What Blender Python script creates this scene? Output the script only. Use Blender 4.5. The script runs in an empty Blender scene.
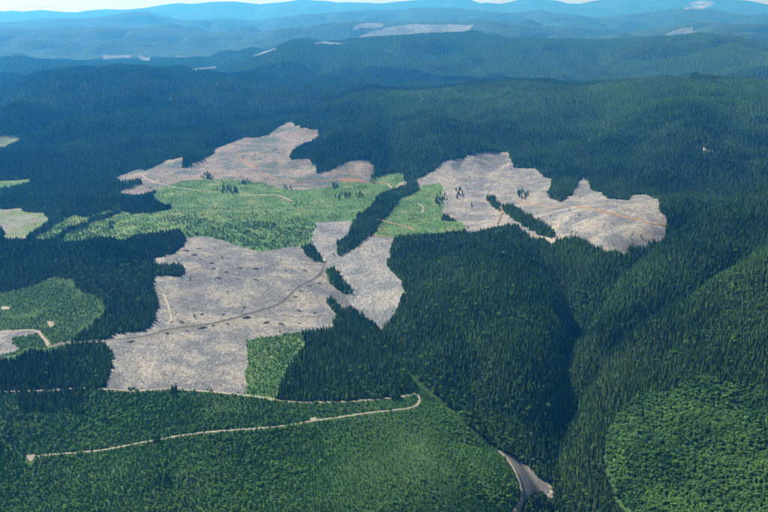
import bpy, math, random
import numpy as np
R = math.radians
rng = np.random.default_rng(7)
random.seed(7)
scene = bpy.context.scene
C = scene.collection

# ------------------------------------------------------------------ camera
H, F, CX, CY, YH = 700.0, 860.0, 384.0, 256.0, 6.0      # flying height, focal length in photo pixels, photo centre, level line
P = math.atan((CY - YH) / F)
cam = bpy.data.objects.new('camera', bpy.data.cameras.new('camera'))
C.objects.link(cam)
cam.location = (0, 0, H)
cam.rotation_euler = (math.pi / 2 - P, 0, 0)
cam.data.sensor_width = 36.0
cam.data.lens = 36.0 * F / 768.0
cam.data.clip_start = 1.0
cam.data.clip_end = 200000.0
scene.camera = cam

# ------------------------------------------------------------------ sky and sun
SUN_AZ, SUN_EL = R(-55), R(47)                           # ahead of the camera, to the left
w = bpy.data.worlds.new('World'); scene.world = w; w.use_nodes = True
nt = w.node_tree
sky = nt.nodes.new('ShaderNodeTexSky'); sky.sky_type = 'NISHITA'; sky.sun_disc = False
sky.sun_elevation = SUN_EL; sky.sun_rotation = SUN_AZ
sky.altitude = 900; sky.air_density = 1.0; sky.dust_density = 1.2; sky.ozone_density = 1.5
nt.nodes['Background'].inputs[1].default_value = 0.06
nt.links.new(sky.outputs[0], nt.nodes['Background'].inputs[0])
sun = bpy.data.objects.new('sun', bpy.data.lights.new('sun', 'SUN'))
C.objects.link(sun)
sun.data.energy = 5.0; sun.data.angle = R(0.53); sun.data.color = (1.0, 0.96, 0.9)
from mathutils import Vector
sd = Vector((math.sin(SUN_AZ) * math.cos(SUN_EL), math.cos(SUN_AZ) * math.cos(SUN_EL), math.sin(SUN_EL)))
sun.rotation_euler = sd.to_track_quat('Z', 'Y').to_euler()
vs = scene.view_settings
vs.view_transform = 'Standard'; vs.look = 'None'; vs.gamma = 1.0; vs.exposure = 0.85; vs.use_curve_mapping = False
cy = scene.cycles
cy.max_bounces = 4; cy.diffuse_bounces = 2; cy.glossy_bounces = 1; cy.transmission_bounces = 1; cy.volume_bounces = 2
cy.caustics_reflective = False; cy.caustics_refractive = False
cy.use_denoising = True
HAZE = 5.1e-5
HAZE_COL = (0.04, 0.38, 1.0)

# ------------------------------------------------------------------ materials
def mat(name):
    m = bpy.data.materials.new(name); m.use_nodes = True
    t = m.node_tree; b = t.nodes['Principled BSDF']
    b.inputs['Roughness'].default_value = 0.95
    b.inputs['Specular IOR Level'].default_value = 0.08
    return m, t, b
def nd(t, typ, **kw):
    n = t.nodes.new(typ)
    for k, v in kw.items(): setattr(n, k, v)
    return n
def noise(t, pos, scale, detail=3.0, rough=0.6, stretch=None):
    n = nd(t, 'ShaderNodeTexNoise'); n.inputs['Scale'].default_value = scale
    n.inputs['Detail'].default_value = detail; n.inputs['Roughness'].default_value = rough
    if stretch:
        mp = nd(t, 'ShaderNodeMapping'); mp.inputs['Scale'].default_value = stretch[:3]
        mp.inputs['Rotation'].default_value = (0, 0, stretch[3])
        t.links.new(pos, mp.inputs[0]); pos = mp.outputs[0]
    t.links.new(pos, n.inputs['Vector'])
    return n.outputs['Fac']
def ramp(t, fac, stops):
    r = nd(t, 'ShaderNodeValToRGB'); e = r.color_ramp.elements
    while len(e) < len(stops): e.new(0.5)
    for el, (p, c) in zip(e, stops):
        el.position = p; el.color = tuple(c) + (1,) if len(c) == 3 else c
    t.links.new(fac, r.inputs[0]); return r.outputs[0]
def mix(t, f, a, b, mode='MIX'):
    m = nd(t, 'ShaderNodeMix', data_type='RGBA', blend_type=mode)
    for i, v in ((0, f), (6, a), (7, b)):
        if isinstance(v, (int, float)): m.inputs[i].default_value = v
        elif isinstance(v, (tuple, list)): m.inputs[i].default_value = tuple(v) + (1,)
        else: t.links.new(v, m.inputs[i])
    return m.outputs[2]
def bump(t, b, h, dist, strength=1.0):
    n = nd(t, 'ShaderNodeBump'); n.inputs['Distance'].default_value = dist; n.inputs['Strength'].default_value = strength
    t.links.new(h, n.inputs['Height']); t.links.new(n.outputs[0], b.inputs['Normal'])
def ground_mat(name, patch, fine_dark, fine_light, streak=0.5, patch_scale=0.012, fine=0.25, bmp=1.2, trails=None):
    """patch: colour stops over large patches; fine noise darkens / lightens it like litter and stones"""
    m, t, b = mat(name)
    pos = nd(t, 'ShaderNodeNewGeometry').outputs['Position']
    col = ramp(t, noise(t, pos, patch_scale, 4), patch)
    m2 = noise(t, pos, patch_scale * 5, 4, 0.7)
    col = mix(t, ramp(t, m2, [(0.36, (0.55,) * 3), (0.56, (0, 0, 0))]), col, fine_dark)
    if trails:                                            # skid trails: thin wandering lines between cells
        wp = nd(t, 'ShaderNodeVectorMath', operation='MULTIPLY_ADD'); nz = nd(t, 'ShaderNodeTexNoise'); nz.inputs['Scale'].default_value = 0.01
        t.links.new(pos, nz.inputs['Vector']); t.links.new(nz.outputs['Color'], wp.inputs[0]); wp.inputs[1].default_value = (70, 70, 0); t.links.new(pos, wp.inputs[2])
        v = nd(t, 'ShaderNodeTexVoronoi', feature='DISTANCE_TO_EDGE'); v.inputs['Scale'].default_value = 0.009
        t.links.new(wp.outputs[0], v.inputs['Vector'])
        col = mix(t, ramp(t, v.outputs['Distance'], [(0.0, (0.6,) * 3), (0.03, (0, 0, 0))]), col, trails)
    f1 = noise(t, pos, fine, 3, 0.7)
    f2 = noise(t, pos, 0.16, 3, 0.7, (1.6, 0.3, 1.0, 0.25))
    s = mix(t, streak, f1, f2)
    col = mix(t, ramp(t, s, [(0.38, (0.7,) * 3), (0.50, (0, 0, 0))]), col, fine_dark)
    col = mix(t, ramp(t, s, [(0.54, (0, 0, 0)), (0.66, (0.8,) * 3)]), col, fine_light)
    t.links.new(col, b.inputs['Base Color'])
    bump(t, b, s, bmp)
    return m
def crown_mat(name, dark, light, spread=0.5, transl=0.0):
    m, t, b = mat(name)
    at = nd(t, 'ShaderNodeAttribute', attribute_type='INSTANCER', attribute_name='tint')
    oi = nd(t, 'ShaderNodeObjectInfo')
    a = nd(t, 'ShaderNodeMath', operation='MULTIPLY_ADD'); a.inputs[1].default_value = spread
    t.links.new(oi.outputs['Random'], a.inputs[0]); t.links.new(at.outputs['Fac'], a.inputs[2])
    col = ramp(t, a.outputs[0], [(0.0, dark), (1.0, light)])
    t.links.new(col, b.inputs['Base Color'])
    if transl:
        tr = nd(t, 'ShaderNodeBsdfTranslucent'); t.links.new(col, tr.inputs[0])
        mx = nd(t, 'ShaderNodeMixShader'); mx.inputs[0].default_value = transl
        t.links.new(b.outputs[0], mx.inputs[1]); t.links.new(tr.outputs[0], mx.inputs[2])
        t.links.new(mx.outputs[0], t.nodes['Material Output'].inputs[0])
    return m
def random_mat(name, stops):
    m, t, b = mat(name)
    oi = nd(t, 'ShaderNodeObjectInfo')
    t.links.new(ramp(t, oi.outputs['Random'], stops), b.inputs['Base Color'])
    return m

M = {}
M['floor'] = ground_mat('forest_floor', [(0.3, (0.018, 0.030, 0.014)), (0.7, (0.035, 0.050, 0.020))], (0.012, 0.018, 0.010), (0.05, 0.065, 0.03))
M['grey'] = ground_mat('logged_ground', [(0.42, (0.131, 0.133, 0.133)), (0.5, (0.210, 0.203, 0.186)), (0.58, (0.293, 0.261, 0.208))], (0.087, 0.092, 0.084), (0.448, 0.423, 0.379), 0.3, bmp=.6, trails=(0.137, 0.119, 0.110))
M['steep'] = ground_mat('steep_logged_ground', [(0.38, (0.116, 0.124, 0.122)), (0.5, (0.189, 0.187, 0.178)), (0.62, (0.244, 0.226, 0.196))], (0.091, 0.099, 0.096), (0.439, 0.421, 0.404), 0.5, fine=0.18, bmp=.7)
M['pink'] = ground_mat('fresh_logged_ground', [(0.43, (0.082, 0.112, 0.095)), (0.5, (0.169, 0.151, 0.123)), (0.58, (0.240, 0.196, 0.151))], (0.098, 0.095, 0.087), (0.350, 0.314, 0.269), 0.4, 0.010, 0.12, trails=(0.131, 0.101, 0.078))
M['plant'] = ground_mat('plantation_ground', [(0.34, (0.05, 0.115, 0.03)), (0.5, (0.085, 0.165, 0.045)), (0.62, (0.15, 0.20, 0.075))], (0.045, 0.085, 0.03), (0.19, 0.20, 0.10), 0.3, 0.012, 0.1)
M['second'] = ground_mat('second_growth_ground', [(0.3, (0.03, 0.065, 0.02)), (0.6, (0.05, 0.10, 0.03)), (0.8, (0.09, 0.14, 0.045))], (0.02, 0.04, 0.015), (0.09, 0.13, 0.05), 0.2)
M['pasture'] = ground_mat('pale_meadow', [(0.4, (0.20, 0.195, 0.165)), (0.55, (0.13, 0.17, 0.075)), (0.7, (0.09, 0.15, 0.05))], (0.08, 0.11, 0.05), (0.24, 0.23, 0.19), 0.3, 0.008, 0.1)
M['gravel'] = ground_mat('gravel', [(0.3, (0.138, 0.130, 0.121)), (0.6, (0.196, 0.182, 0.163))], (0.115, 0.110, 0.105), (0.391, 0.352, 0.294), 0.3, 0.03, 0.5)
M['road'] = ground_mat('road_gravel', [(0.3, (0.25, 0.215, 0.155)), (0.6, (0.33, 0.285, 0.21))], (0.16, 0.145, 0.115), (0.40, 0.37, 0.30), 0.2, 0.02, 0.3, 0.2)
M['dirt'] = ground_mat('dirt_track', [(0.3, (0.22, 0.125, 0.06)), (0.6, (0.30, 0.175, 0.085))], (0.12, 0.08, 0.05), (0.36, 0.26, 0.16), 0.2, 0.02, 0.3, 0.2)
M['farcut'] = ground_mat('far_logged_ground', [(0.3, (0.11, 0.135, 0.13)), (0.7, (0.16, 0.18, 0.165))], (0.07, 0.095, 0.085), (0.20, 0.215, 0.19), 0.2, 0.002, 0.02, 1.0)
M['snow'] = ground_mat('snow', [(0.42, (0.04, 0.055, 0.04)), (0.58, (0.22, 0.24, 0.26))], (0.05, 0.06, 0.05), (0.3, 0.32, 0.34), 0.2, 0.0012, 0.005, 1.0)
# far forest seen as one surface: canopy relief
m, t, b = mat('far_canopy')
pos = nd(t, 'ShaderNodeNewGeometry').outputs['Position']
n1 = noise(t, pos, 0.0011, 5, 0.6); n2 = noise(t, pos, 0.018, 5, 0.7)
col = mix(t, ramp(t, n2, [(0.35, (0, 0, 0)), (0.65, (1, 1, 1))]), ramp(t, n1, [(0.35, (0.014, 0.032, 0.018)), (0.65, (0.035, 0.07, 0.03))]), (0.05, 0.09, 0.04))
t.links.new(col, b.inputs['Base Color']); bump(t, b, n2, 45.0)
M['canopy'] = m
M['conifer'] = crown_mat('conifer_crown', (0.009, 0.030, 0.011), (0.12, 0.22, 0.05), 0.6, 0.15)
M['young'] = crown_mat('young_crown', (0.028, 0.090, 0.028), (0.14, 0.30, 0.06), 0.4, 0.3)
M['leafy'] = crown_mat('leafy_crown', (0.026, 0.080, 0.026), (0.14, 0.27, 0.06), 0.5, 0.3)
M['bark'] = random_mat('bark', [(0, (0.05, 0.04, 0.03)), (1, (0.10, 0.08, 0.06))])
M['log'] = random_mat('slash_wood', [(0, (0.055, 0.055, 0.051)), (0.4, (0.188, 0.185, 0.174)), (0.8, (0.320, 0.308, 0.287)), (1, (0.552, 0.523, 0.484))])
M['pile'] = random_mat('piled_slash', [(0, (0.035, 0.033, 0.03)), (1, (0.08, 0.07, 0.06))])
M['rock'] = random_mat('pale_rock', [(0, (0.11, 0.115, 0.105)), (1, (0.17, 0.17, 0.16))])

# ------------------------------------------------------------------ helpers
def new_mesh(name, V, Fc, mats, midx=None):
    me = bpy.data.meshes.new(name)
    V = np.asarray(V, dtype=np.float32)
    Fc = [tuple(f) for f in Fc] if not isinstance(Fc, np.ndarray) else Fc
    if isinstance(Fc, np.ndarray):
        n, k = Fc.shape
        me.vertices.add(len(V)); me.vertices.foreach_set('co', V.ravel())
        me.loops.add(n * k); me.loops.foreach_set('vertex_index', Fc.ravel().astype(np.int32))
        me.polygons.add(n); me.polygons.foreach_set('loop_start', np.arange(0, n * k, k, dtype=np.int32))
        me.update(calc_edges=True)
    else:
        me.from_pydata(V.tolist(), [], Fc); me.update()
    for mm in mats: me.materials.append(mm)
    if midx is not None: me.polygons.foreach_set('material_index', np.asarray(midx, dtype=np.int32))
    return me
def link(name, me, parent=None, label=None, cat=None, group=None, kind=None, loc=None):
    o = bpy.data.objects.new(name, me); C.objects.link(o)
    if parent: o.parent = parent
    if loc is not None: o.location = loc
    if label: o['label'] = label
    if cat: o['category'] = cat
    if group: o['group'] = group
    if kind: o['kind'] = kind
    return o
_lat = {}
def vnoise(x, y, wl, seed):
    """smooth lattice noise in -1..1 with wavelength wl metres"""
    if seed not in _lat: _lat[seed] = np.random.default_rng(1000 + seed).random((256, 256)) * 2 - 1
    g = _lat[seed]
    u = x / wl + 1000.37; v = y / wl + 1000.71
    i = np.floor(u).astype(int); j = np.floor(v).astype(int)
    a = u - i; c = v - j
    a = a * a * a * (a * (a * 6 - 15) + 10); c = c * c * c * (c * (c * 6 - 15) + 10)
    i0 = i % 256; i1 = (i + 1) % 256; j0 = j % 256; j1 = (j + 1) % 256
    return (g[i0, j0] * (1 - a) + g[i1, j0] * a) * (1 - c) + (g[i0, j1] * (1 - a) + g[i1, j1] * a) * c
def sstep(u):
    u = np.clip(u, 0, 1); return u * u * (3 - 2 * u)
def rays(px, py):
    px = np.asarray(px, float); py = np.asarray(py, float)
    u = (px - CX) / F; v = -(py - CY) / F
    return np.stack([u, math.cos(P) + v * math.sin(P), -math.sin(P) + v * math.cos(P)], -1)
def plane(px, py, z=0.0):
    d = rays(px, py); k = (z - H) / d[..., 2]
    return d[..., 0] * k, d[..., 1] * k
def project(x, y, z):
    f = y * math.cos(P) - (z - H) * math.sin(P)
    up = y * math.sin(P) + (z - H) * math.cos(P)
    return CX + F * x / f, CY - F * up / f

# ------------------------------------------------------------------ terrain heights
def poly_dist(x, y, pts):
    """distance to a polyline and position (0..n-1) along it"""
    best = np.full(x.shape, 1e9); par = np.zeros(x.shape)
    for k in range(len(pts) - 1):
        ax, ay = pts[k]; bx, by = pts[k + 1]
        dx, dy = bx - ax, by - ay
        q = np.clip(((x - ax) * dx + (y - ay) * dy) / (dx * dx + dy * dy), 0, 1)
        d = np.hypot(x - ax - q * dx, y - ay - q * dy)
        s = d < best
        best = np.where(s, d, best); par = np.where(s, k + q, par)
    return best, par
def smooth_line(p, it=2):
    for _ in range(it):
        q = [p[0]]
        for a, b in zip(p[:-1], p[1:]): q += [a * .75 + b * .25, a * .25 + b * .75]
        q.append(p[-1]); p = np.array(q)
    return p
def creek(x, y, px, depth, width, level):
    sm = smooth_line(np.array([(a, b_, c, e, l) for (a, b_), c, e, l in zip(px, depth, width, level)], float), 2)
    px, depth, width = sm[:, :2], sm[:, 2], sm[:, 3]
    X, Y = plane(px[:, 0], px[:, 1], sm[:, 4])
    d, q = poly_dist(x, y, list(zip(X, Y)))
    dep = np.interp(q, range(len(px)), depth); wid = np.interp(q, range(len(px)), width)
    u = d / wid
    return dep * np.exp(-np.sqrt(u * u + .01) * 1.05 - (u / 2.6) ** 2)
RIDGES = [  # crest distance, front width, back width, floor level, crest line in the photo
    (5200, 2350, 1300, 40, [(-200, 150), (250, 138), (300, 113), (345, 97), (369, 92), (413, 92), (449, 88), (512, 83), (579, 89), (645, 84), (692, 78), (768, 83), (960, 80)]),
    (6600, 2500, 1500, 50, [(-300, 110), (-60, 106), (0, 97), (20, 84), (53, 76), (100, 74), (143, 72), (187, 75), (256, 80), (296, 87), (322, 84), (352, 84), (390, 91), (450, 98), (560, 110), (900, 110)]),
    (9200, 2400, 1400, 60, [(-400, 66), (0, 65), (47, 67), (110, 69), (170, 74), (230, 76), (300, 85), (900, 85)]),
    (10300, 3400, 2200, 60, [(-400, 75), (150, 75), (210, 68), (240, 60), (262, 53), (292, 42), (336, 43), (389, 37), (429, 34), (489, 37), (512, 39), (579, 41), (609, 43), (642, 39), (669, 38), (699, 35), (729, 37), (768, 45), (1000, 50)]),
    (15500, 4200, 2500, 70, [(-400, 36), (0, 30), (100, 27), (200, 31), (256, 33), (300, 28), (350, 22), (420, 20), (480, 22), (560, 28), (600, 36), (640, 30), (700, 22), (768, 25), (1000, 24)]),
    (23000, 5500, 3500, 80, [(-400, 20), (0, 24), (50, 19), (147, 13), (187, 20), (256, 22), (300, 14), (380, 10), (450, 8), (512, 12), (540, 10), (600, 18), (640, 14), (690, 8), (740, 12), (768, 14), (1000, 10)]),
    (38000, 9000, 6000, 100, [(-400, 14), (0, 13), (43, 11), (77, 12), (100, 9), (167, 6), (213, 2), (256, 3), (300, -2), (330, 1), (380, 3), (400, 1), (450, -3), (480, 2), (500, 3), (530, -3), (560, 1), (580, 4), (620, -2), (680, -4), (730, 0), (750, 2), (768, 6), (1100, 3)]),
]
def height(x, y):
    r = np.hypot(x, y); az = np.arctan2(x, y)
    z = -75 * sstep((1800 - y) / 800) + 0.028 * np.clip(y - 2000, 0, 2600)
    z = z + 310 * np.exp(-(((x - 1230) / 520) ** 2 + ((y - 1850) / 800) ** 2))
    z = z + 60 * np.exp(-(((x - 255) / 210) ** 2 + ((y - 2120) / 260) ** 2))
    z = z + 45 * np.exp(-(((x + 800) / 420) ** 2 + ((y - 2250) / 420) ** 2))
    z = z + 50 * np.exp(-(((x - 620) / 260) ** 2 + ((y - 2450) / 300) ** 2))
    z = z - creek(x, y, [(300, 225), (325, 262), (352, 300), (388, 338), (418, 375), (462, 412), (515, 458), (560, 505), (590, 560)], [0, 14, 36, 52, 62, 68, 70, 70, 70], [50, 60, 65, 70, 75, 75, 80, 80, 90], [15, 5, -15, -40, -75, -110, -130, -140, -150])
    z = z - creek(x, y, [(530, 236), (546, 270), (569, 302), (579, 335), (563, 368), (573, 402), (555, 440), (566, 480), (550, 560)], [18, 55, 80, 92, 95, 95, 95, 92, 85], [55, 70, 78, 78, 70, 70, 74, 78, 85], [60, 20, -20, -50, -70, -90, -105, -120, -135])
    z = z - creek(x, y, [(800, 238), (745, 265), (690, 297), (655, 306), (622, 332), (600, 362), (572, 402)], [60, 90, 105, 100, 95, 85, 55], [80, 90, 85, 80, 75, 70, 60], [150, 110, 60, 40, 0, -40, -80])
    z = z - creek(x, y, [(740, 196), (690, 232), (645, 256), (612, 285), (579, 335)], [40, 70, 85, 85, 60], [75, 80, 75, 75, 60], [120, 90, 60, 20, -50])
    z = z - creek(x, y, [(455, 350), (485, 385), (525, 410), (560, 430)], [15, 35, 45, 40], [60, 60, 60, 60], [-10, -35, -70, -90])
    near = sstep((r - 900) / 600)
    z = z + near * (16 * vnoise(x, y, 420, 1) + 9 * vnoise(x, y, 170, 2) + 14 * sstep((x - 350) / 400) * (np.abs(vnoise(x, y, 260, 99)) - .3) + 26 * sstep(x / 150) * sstep((2700 - y) / 400) * (np.abs(vnoise(x + .5 * y, y, 130, 101)) - .3))
    for k, (r0, wf, wb, fl, crest) in enumerate(RIDGES):
        d = rays([p[0] for p in crest], [p[1] for p in crest])
        a = np.arctan2(d[:, 0], d[:, 1]); tn = -d[:, 2] / np.hypot(d[:, 0], d[:, 1])
        aw = az + 0.0015 * vnoise(x, y, 300 + r0 * .03, 30 + k)
        fine = 2.2e-4 * r0 * 0 + (2.0 + min(r0, 11000) * 5e-4) * vnoise(x, y, r0 * 0.035, 20 + k) + (1.0 + min(r0, 14000) * 3e-4) * vnoise(x, y, r0 * 0.014, 40 + k)
        if r0 > 20000: fine = fine + 2.2e-3 * r0 * vnoise(x, y, r0 * .05, 110 + k) + 1.0e-3 * r0 * vnoise(x, y, r0 * .02, 120 + k)
        hc = H - r0 * np.interp(aw, a, tn) + fine
        rr = r0 + (0.05 if r0 < 12000 else 0.02) * r0 * vnoise(x * 0 + np.sin(az) * r0, y * 0 + np.cos(az) * r0, r0 * 0.12, 60 + k)
        hc = hc + (r0 - rr) * np.interp(aw, a, tn)
        u = np.where(r < rr, 1 - (rr - r) / wf, 1 - (r - rr) / wb)
        rid = np.abs(vnoise(x, y, 0.07 * r0, 70 + k)) + 0.5 * np.abs(vnoise(x, y, 0.03 * r0, 80 + k))
        spur = (0.016 * min(r0, 9000) * (1 if r0 < 12000 else 1.5)) * (rid - 0.5) * sstep((1 - u) / 0.35) * sstep(u / 0.3)
        prof = np.where(r < rr, 0.55 * sstep(u) + 0.45 * np.clip(u, 0, 1) ** 1.3, sstep(u))
        hh = fl + (hc - fl) * prof + spur
        s = np.where(u > 0, hh - (fl + 40) * (1 - sstep(u / .28)), -1e4)
        kk = 25.0
        big = np.maximum(z, s); dlt = np.abs(z - s)
        z = big + kk * 0.25 * np.maximum(1 - dlt / kk, 0) ** 2
    return z

rad = np.concatenate([np.geomspace(5, 850, 24)[:-1], np.geomspace(850, 6800, 720)[:-1], np.geomspace(6800, 20000, 380)[:-1], np.geomspace(20000, 70000, 240)])
azs = np.concatenate([np.linspace(-100, -31, 36)[:-1], np.linspace(-31, 31, 660), np.linspace(31, 100, 36)[1:]]) * math.pi / 180
GA, GR = np.meshgrid(azs, rad)
GX = np.sin(GA) * GR; GY = np.cos(GA) * GR
GZ = height(GX, GY)
# horizon line seen along each azimuth: what lies well below it is out of sight
ELEV = (GZ - H) / GR
RUN = np.maximum.accumulate(ELEV, axis=0)
def grid_at(arr, x, y):
    r = np.hypot(x, y); a = np.arctan2(x, y)
    i = np.clip(np.interp(r, rad, np.arange(len(rad))), 0, len(rad) - 1.001)
    j = np.clip(np.interp(a, azs, np.arange(len(azs))), 0, len(azs) - 1.001)
    i0 = i.astype(int); j0 = j.astype(int); fi = i - i0; fj = j - j0
    return ((arr[i0, j0] * (1 - fj) + arr[i0, j0 + 1] * fj) * (1 - fi) + (arr[i0 + 1, j0] * (1 - fj) + arr[i0 + 1, j0 + 1] * fj) * fi)
def hgt(x, y): return grid_at(GZ, np.asarray(x, float), np.asarray(y, float))
def in_sight(x, y, z, tall):
    r = np.hypot(x, y)
    return (z + tall + 25 - H) / r > grid_at(RUN, x, y) - 0.002
def ground(px, py):
    """where the line of sight through a photo pixel meets the land"""
    d = rays(px, py); hz = np.hypot(d[:, 0], d[:, 1])
    ts = np.geomspace(700, 60000, 2600)
    out = np.zeros((len(d), 2))
    for k in range(len(d)):
        q = ts / hz[k]
        x = d[k, 0] * q; y = d[k, 1] * q; z = H + d[k, 2] * q
        g = z - hgt(x, y)
        b = np.nonzero(g < 0)[0]
        i = b[0] if len(b) else len(ts) - 1
        i = max(i, 1)
        f = g[i - 1] / (g[i - 1] - g[i] + 1e-9) if len(b) else 0
        tt = ts[i - 1] + (ts[i] - ts[i - 1]) * f
        out[k] = d[k, 0] * tt / hz[k], d[k, 1] * tt / hz[k]
    return out
def densify(pts, step, closed):
    o = []; n = len(pts)
    for k in range(n if closed else n - 1):
        a = np.array(pts[k], float); b = np.array(pts[(k + 1) % n], float)
        m = max(1, int(np.linalg.norm(b - a) / step))
        for q in range(m): o.append(a + (b - a) * q / m)
    if not closed: o.append(np.array(pts[-1], float))
    return np.array(o)
def region(pts, step=6):
    d = densify(pts, step, True)
    return ground(d[:, 0], d[:, 1])
def inside(x, y, poly):
    r = np.zeros(x.shape, bool); n = len(poly)
    x0, y0 = poly.min(0); x1, y1 = poly.max(0)
    c = np.nonzero((x >= x0) & (x <= x1) & (y >= y0) & (y <= y1))
    xs, ys = x[c], y[c]; res = np.zeros(xs.shape, bool)
    for k in range(n):
        ax, ay = poly[k]; bx, by = poly[(k + 1) % n]
        if ay == by: continue
        cr = ((ay > ys) != (by > ys)) & (xs < (bx - ax) * (ys - ay) / (by - ay) + ax)
        res ^= cr
    r[c] = res
    return r

# ------------------------------------------------------------------ land cover (outlines in photo pixels, laid on the land)
COVER = [  # name, material, label, category, outline; later ones win
 ('second_growth', 'second', 'dark green young second growth filling the slope below the lower road', 'second growth',
  [(-60, 393), (16, 392), (18, 410), (84, 412), (85, 390), (120, 391), (160, 389), (207, 391), (249, 396), (277, 401), (335, 402), (392, 399), (416, 388), (402, 368), (408, 370), (433, 393), (459, 413), (466, 425), (496, 449), (515, 472), (522, 490), (512, 512), (500, 560), (-60, 560)]),
 ('broadleaf_clearing', 'second', 'round bushy green regrowth on the steep hillside at lower right', 'regrowth',
  [(604, 447), (606, 435), (616, 422), (625, 406), (642, 393), (667, 393), (679, 388), (689, 375), (707, 379), (735, 386), (759, 389), (764, 405), (768, 440), (800, 560), (650, 560), (622, 500), (606, 470)]),
 ('plantation', 'plant', 'long bright green plantation with tree belts west of the creek', 'plantation',
  [(33, 238), (45, 232), (60, 222), (72, 215), (85, 217), (100, 213), (119, 208), (130, 213), (157, 209), (168, 204), (152, 195), (160, 187), (180, 181), (200, 179), (229, 179), (256, 180), (280, 188), (300, 190), (332, 187), (340, 181), (365, 183), (376, 175), (401, 172), (404, 179), (397, 187), (380, 194), (368, 206), (354, 222), (315, 222), (316, 229), (311, 240), (304, 247), (294, 247), (259, 252), (234, 244), (213, 237), (188, 237), (180, 226), (160, 230), (140, 232), (122, 238), (105, 236), (90, 238), (75, 240), (60, 240), (45, 238)]),
 ('plantation', 'plant', 'small bright green plantation beside the eastern grey clearcut', 'plantation',
  [(420, 186), (440, 182), (446, 184), (446, 205), (443, 214), (441, 221), (463, 222), (463, 229), (415, 234), (395, 237), (371, 236), (382, 222), (392, 208), (402, 195)]),
 ('plantation', 'plant', 'narrow light green plantation between grey clearcut and dark block', 'plantation',
  [(246, 340), (277, 335), (300, 331), (303, 340), (296, 350), (287, 365), (280, 380), (275, 398), (262, 396), (245, 394)]),
 ('regrowth_clearing', 'second', 'green regrowth clearing enclosed by dark forest at the left edge', 'clearing',
  [(-40, 296), (0, 293), (21, 288), (42, 282), (54, 277), (71, 279), (76, 289), (90, 294), (102, 299), (104, 308), (98, 316), (90, 323), (77, 331), (69, 341), (54, 345), (48, 347), (31, 347), (21, 352), (0, 357), (-40, 362)]),
 ('meadow', 'pasture', 'pale grey and green meadow at the left edge above the forest', 'meadow',
  [(-40, 208), (0, 209), (19, 208), (25, 212), (44, 213), (47, 220), (31, 233), (23, 238), (6, 238), (4, 231), (0, 226), (-40, 226)]),
 ('meadow', 'plant', 'thin green meadow strip at the left edge below the blue hill', 'meadow',
  [(-40, 181), (0, 181), (31, 179), (18, 184), (0, 187), (-40, 187)]),
 ('meadow', 'pasture', 'small light green meadow on the blue hill at the left edge', 'meadow',
  [(-40, 136), (0, 135), (23, 134), (10, 142), (0, 147), (-40, 147)]),
 ('clearcut', 'pink', 'pinkish brown freshly logged clearcut in front of the blue hill', 'clearcut',
  [(115, 178), (127, 172), (138, 169), (145, 171), (167, 160), (184, 157), (178, 166), (186, 168), (196, 162), (215, 153), (215, 149), (232, 142), (246, 137), (254, 138), (267, 135), (278, 127), (291, 121), (300, 128), (319, 129), (317, 133), (305, 142), (290, 152), (290, 160), (309, 159), (313, 164), (317, 174), (330, 170), (351, 160), (371, 161), (373, 166), (369, 179), (365, 182), (338, 180), (332, 187), (300, 190), (280, 188), (263, 183), (250, 182), (229, 179), (200, 179), (179, 181), (159, 186), (138, 194), (117, 190), (130, 185)]),
 ('clearcut', 'grey', 'large pale grey clearcut crossed by the winding gravel road', 'clearcut',
  [(188, 237), (213, 237), (234, 244), (259, 252), (294, 247), (304, 247), (323, 260), (330, 275), (341, 292), (352, 303), (343, 310), (333, 317), (331, 326), (303, 329), (300, 332), (277, 336), (247, 340), (245, 393), (207, 391), (175, 388), (123, 390), (107, 388), (111, 360), (115, 350), (105, 343), (105, 339), (117, 334), (142, 330), (150, 326), (155, 312), (158, 303), (152, 280), (154, 275), (179, 276), (189, 266), (179, 260), (160, 261), (154, 258), (173, 254), (183, 246), (188, 240)]),
 ('clearcut', 'steep', 'steep grey clearcut slope facing the creek beside the dark hill', 'clearcut',
  [(370, 236), (395, 238), (390, 252), (387, 266), (402, 283), (404, 290), (399, 299), (390, 313), (382, 321), (366, 313), (352, 303), (341, 292), (330, 275), (326, 262), (338, 254)]),
 ('clearcut', 'steep', 'small grey clearcut wedge between plantation and strip of conifers', 'clearcut',
  [(315, 222), (352, 221), (348, 231), (339, 240), (338, 253), (327, 260), (320, 252), (311, 240), (316, 229)]),
 ('clearcut', 'grey', 'wide grey clearcut with orange track below the big wooded hill', 'clearcut',
  [(397, 184), (404, 181), (420, 178), (440, 165), (444, 161), (460, 158), (470, 155), (480, 152), (509, 152), (511, 161), (514, 168), (534, 168), (543, 176), (552, 179), (547, 190), (549, 198), (561, 202), (572, 194), (578, 183), (583, 176), (588, 181), (591, 190), (601, 192), (607, 198), (628, 200), (632, 195), (645, 194), (659, 200), (657, 208), (668, 217), (667, 225), (664, 232), (655, 233), (630, 236), (628, 241), (607, 242), (590, 237), (575, 232), (560, 234), (553, 239), (540, 233), (511, 223), (495, 226), (480, 229), (468, 233), (463, 227), (463, 222), (443, 213), (443, 190), (440, 183), (420, 186)]),
 ('clearcut', 'grey', 'small grey clearcut corner at the left edge with a curved road', 'clearcut',
  [(-40, 334), (0, 332), (19, 330), (40, 330), (37, 333), (12, 338), (13, 344), (19, 350), (0, 355), (-40, 358)]),
 ('gravel_slope', 'gravel', 'bare grey gravel triangle among trees at the bottom of the ravine', 'gravel bank',
  [(499, 451), (510, 455), (528, 467), (549, 483), (553, 494), (540, 490), (528, 497), (524, 503), (521, 485), (515, 470)]),
]
EXT = {'clearcut': 1, 'meadow': 1, 'regrowth_clearing': 1, 'broadleaf_clearing': .6, 'plantation': 1, 'second_growth': 0, 'gravel_slope': 0}
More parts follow.
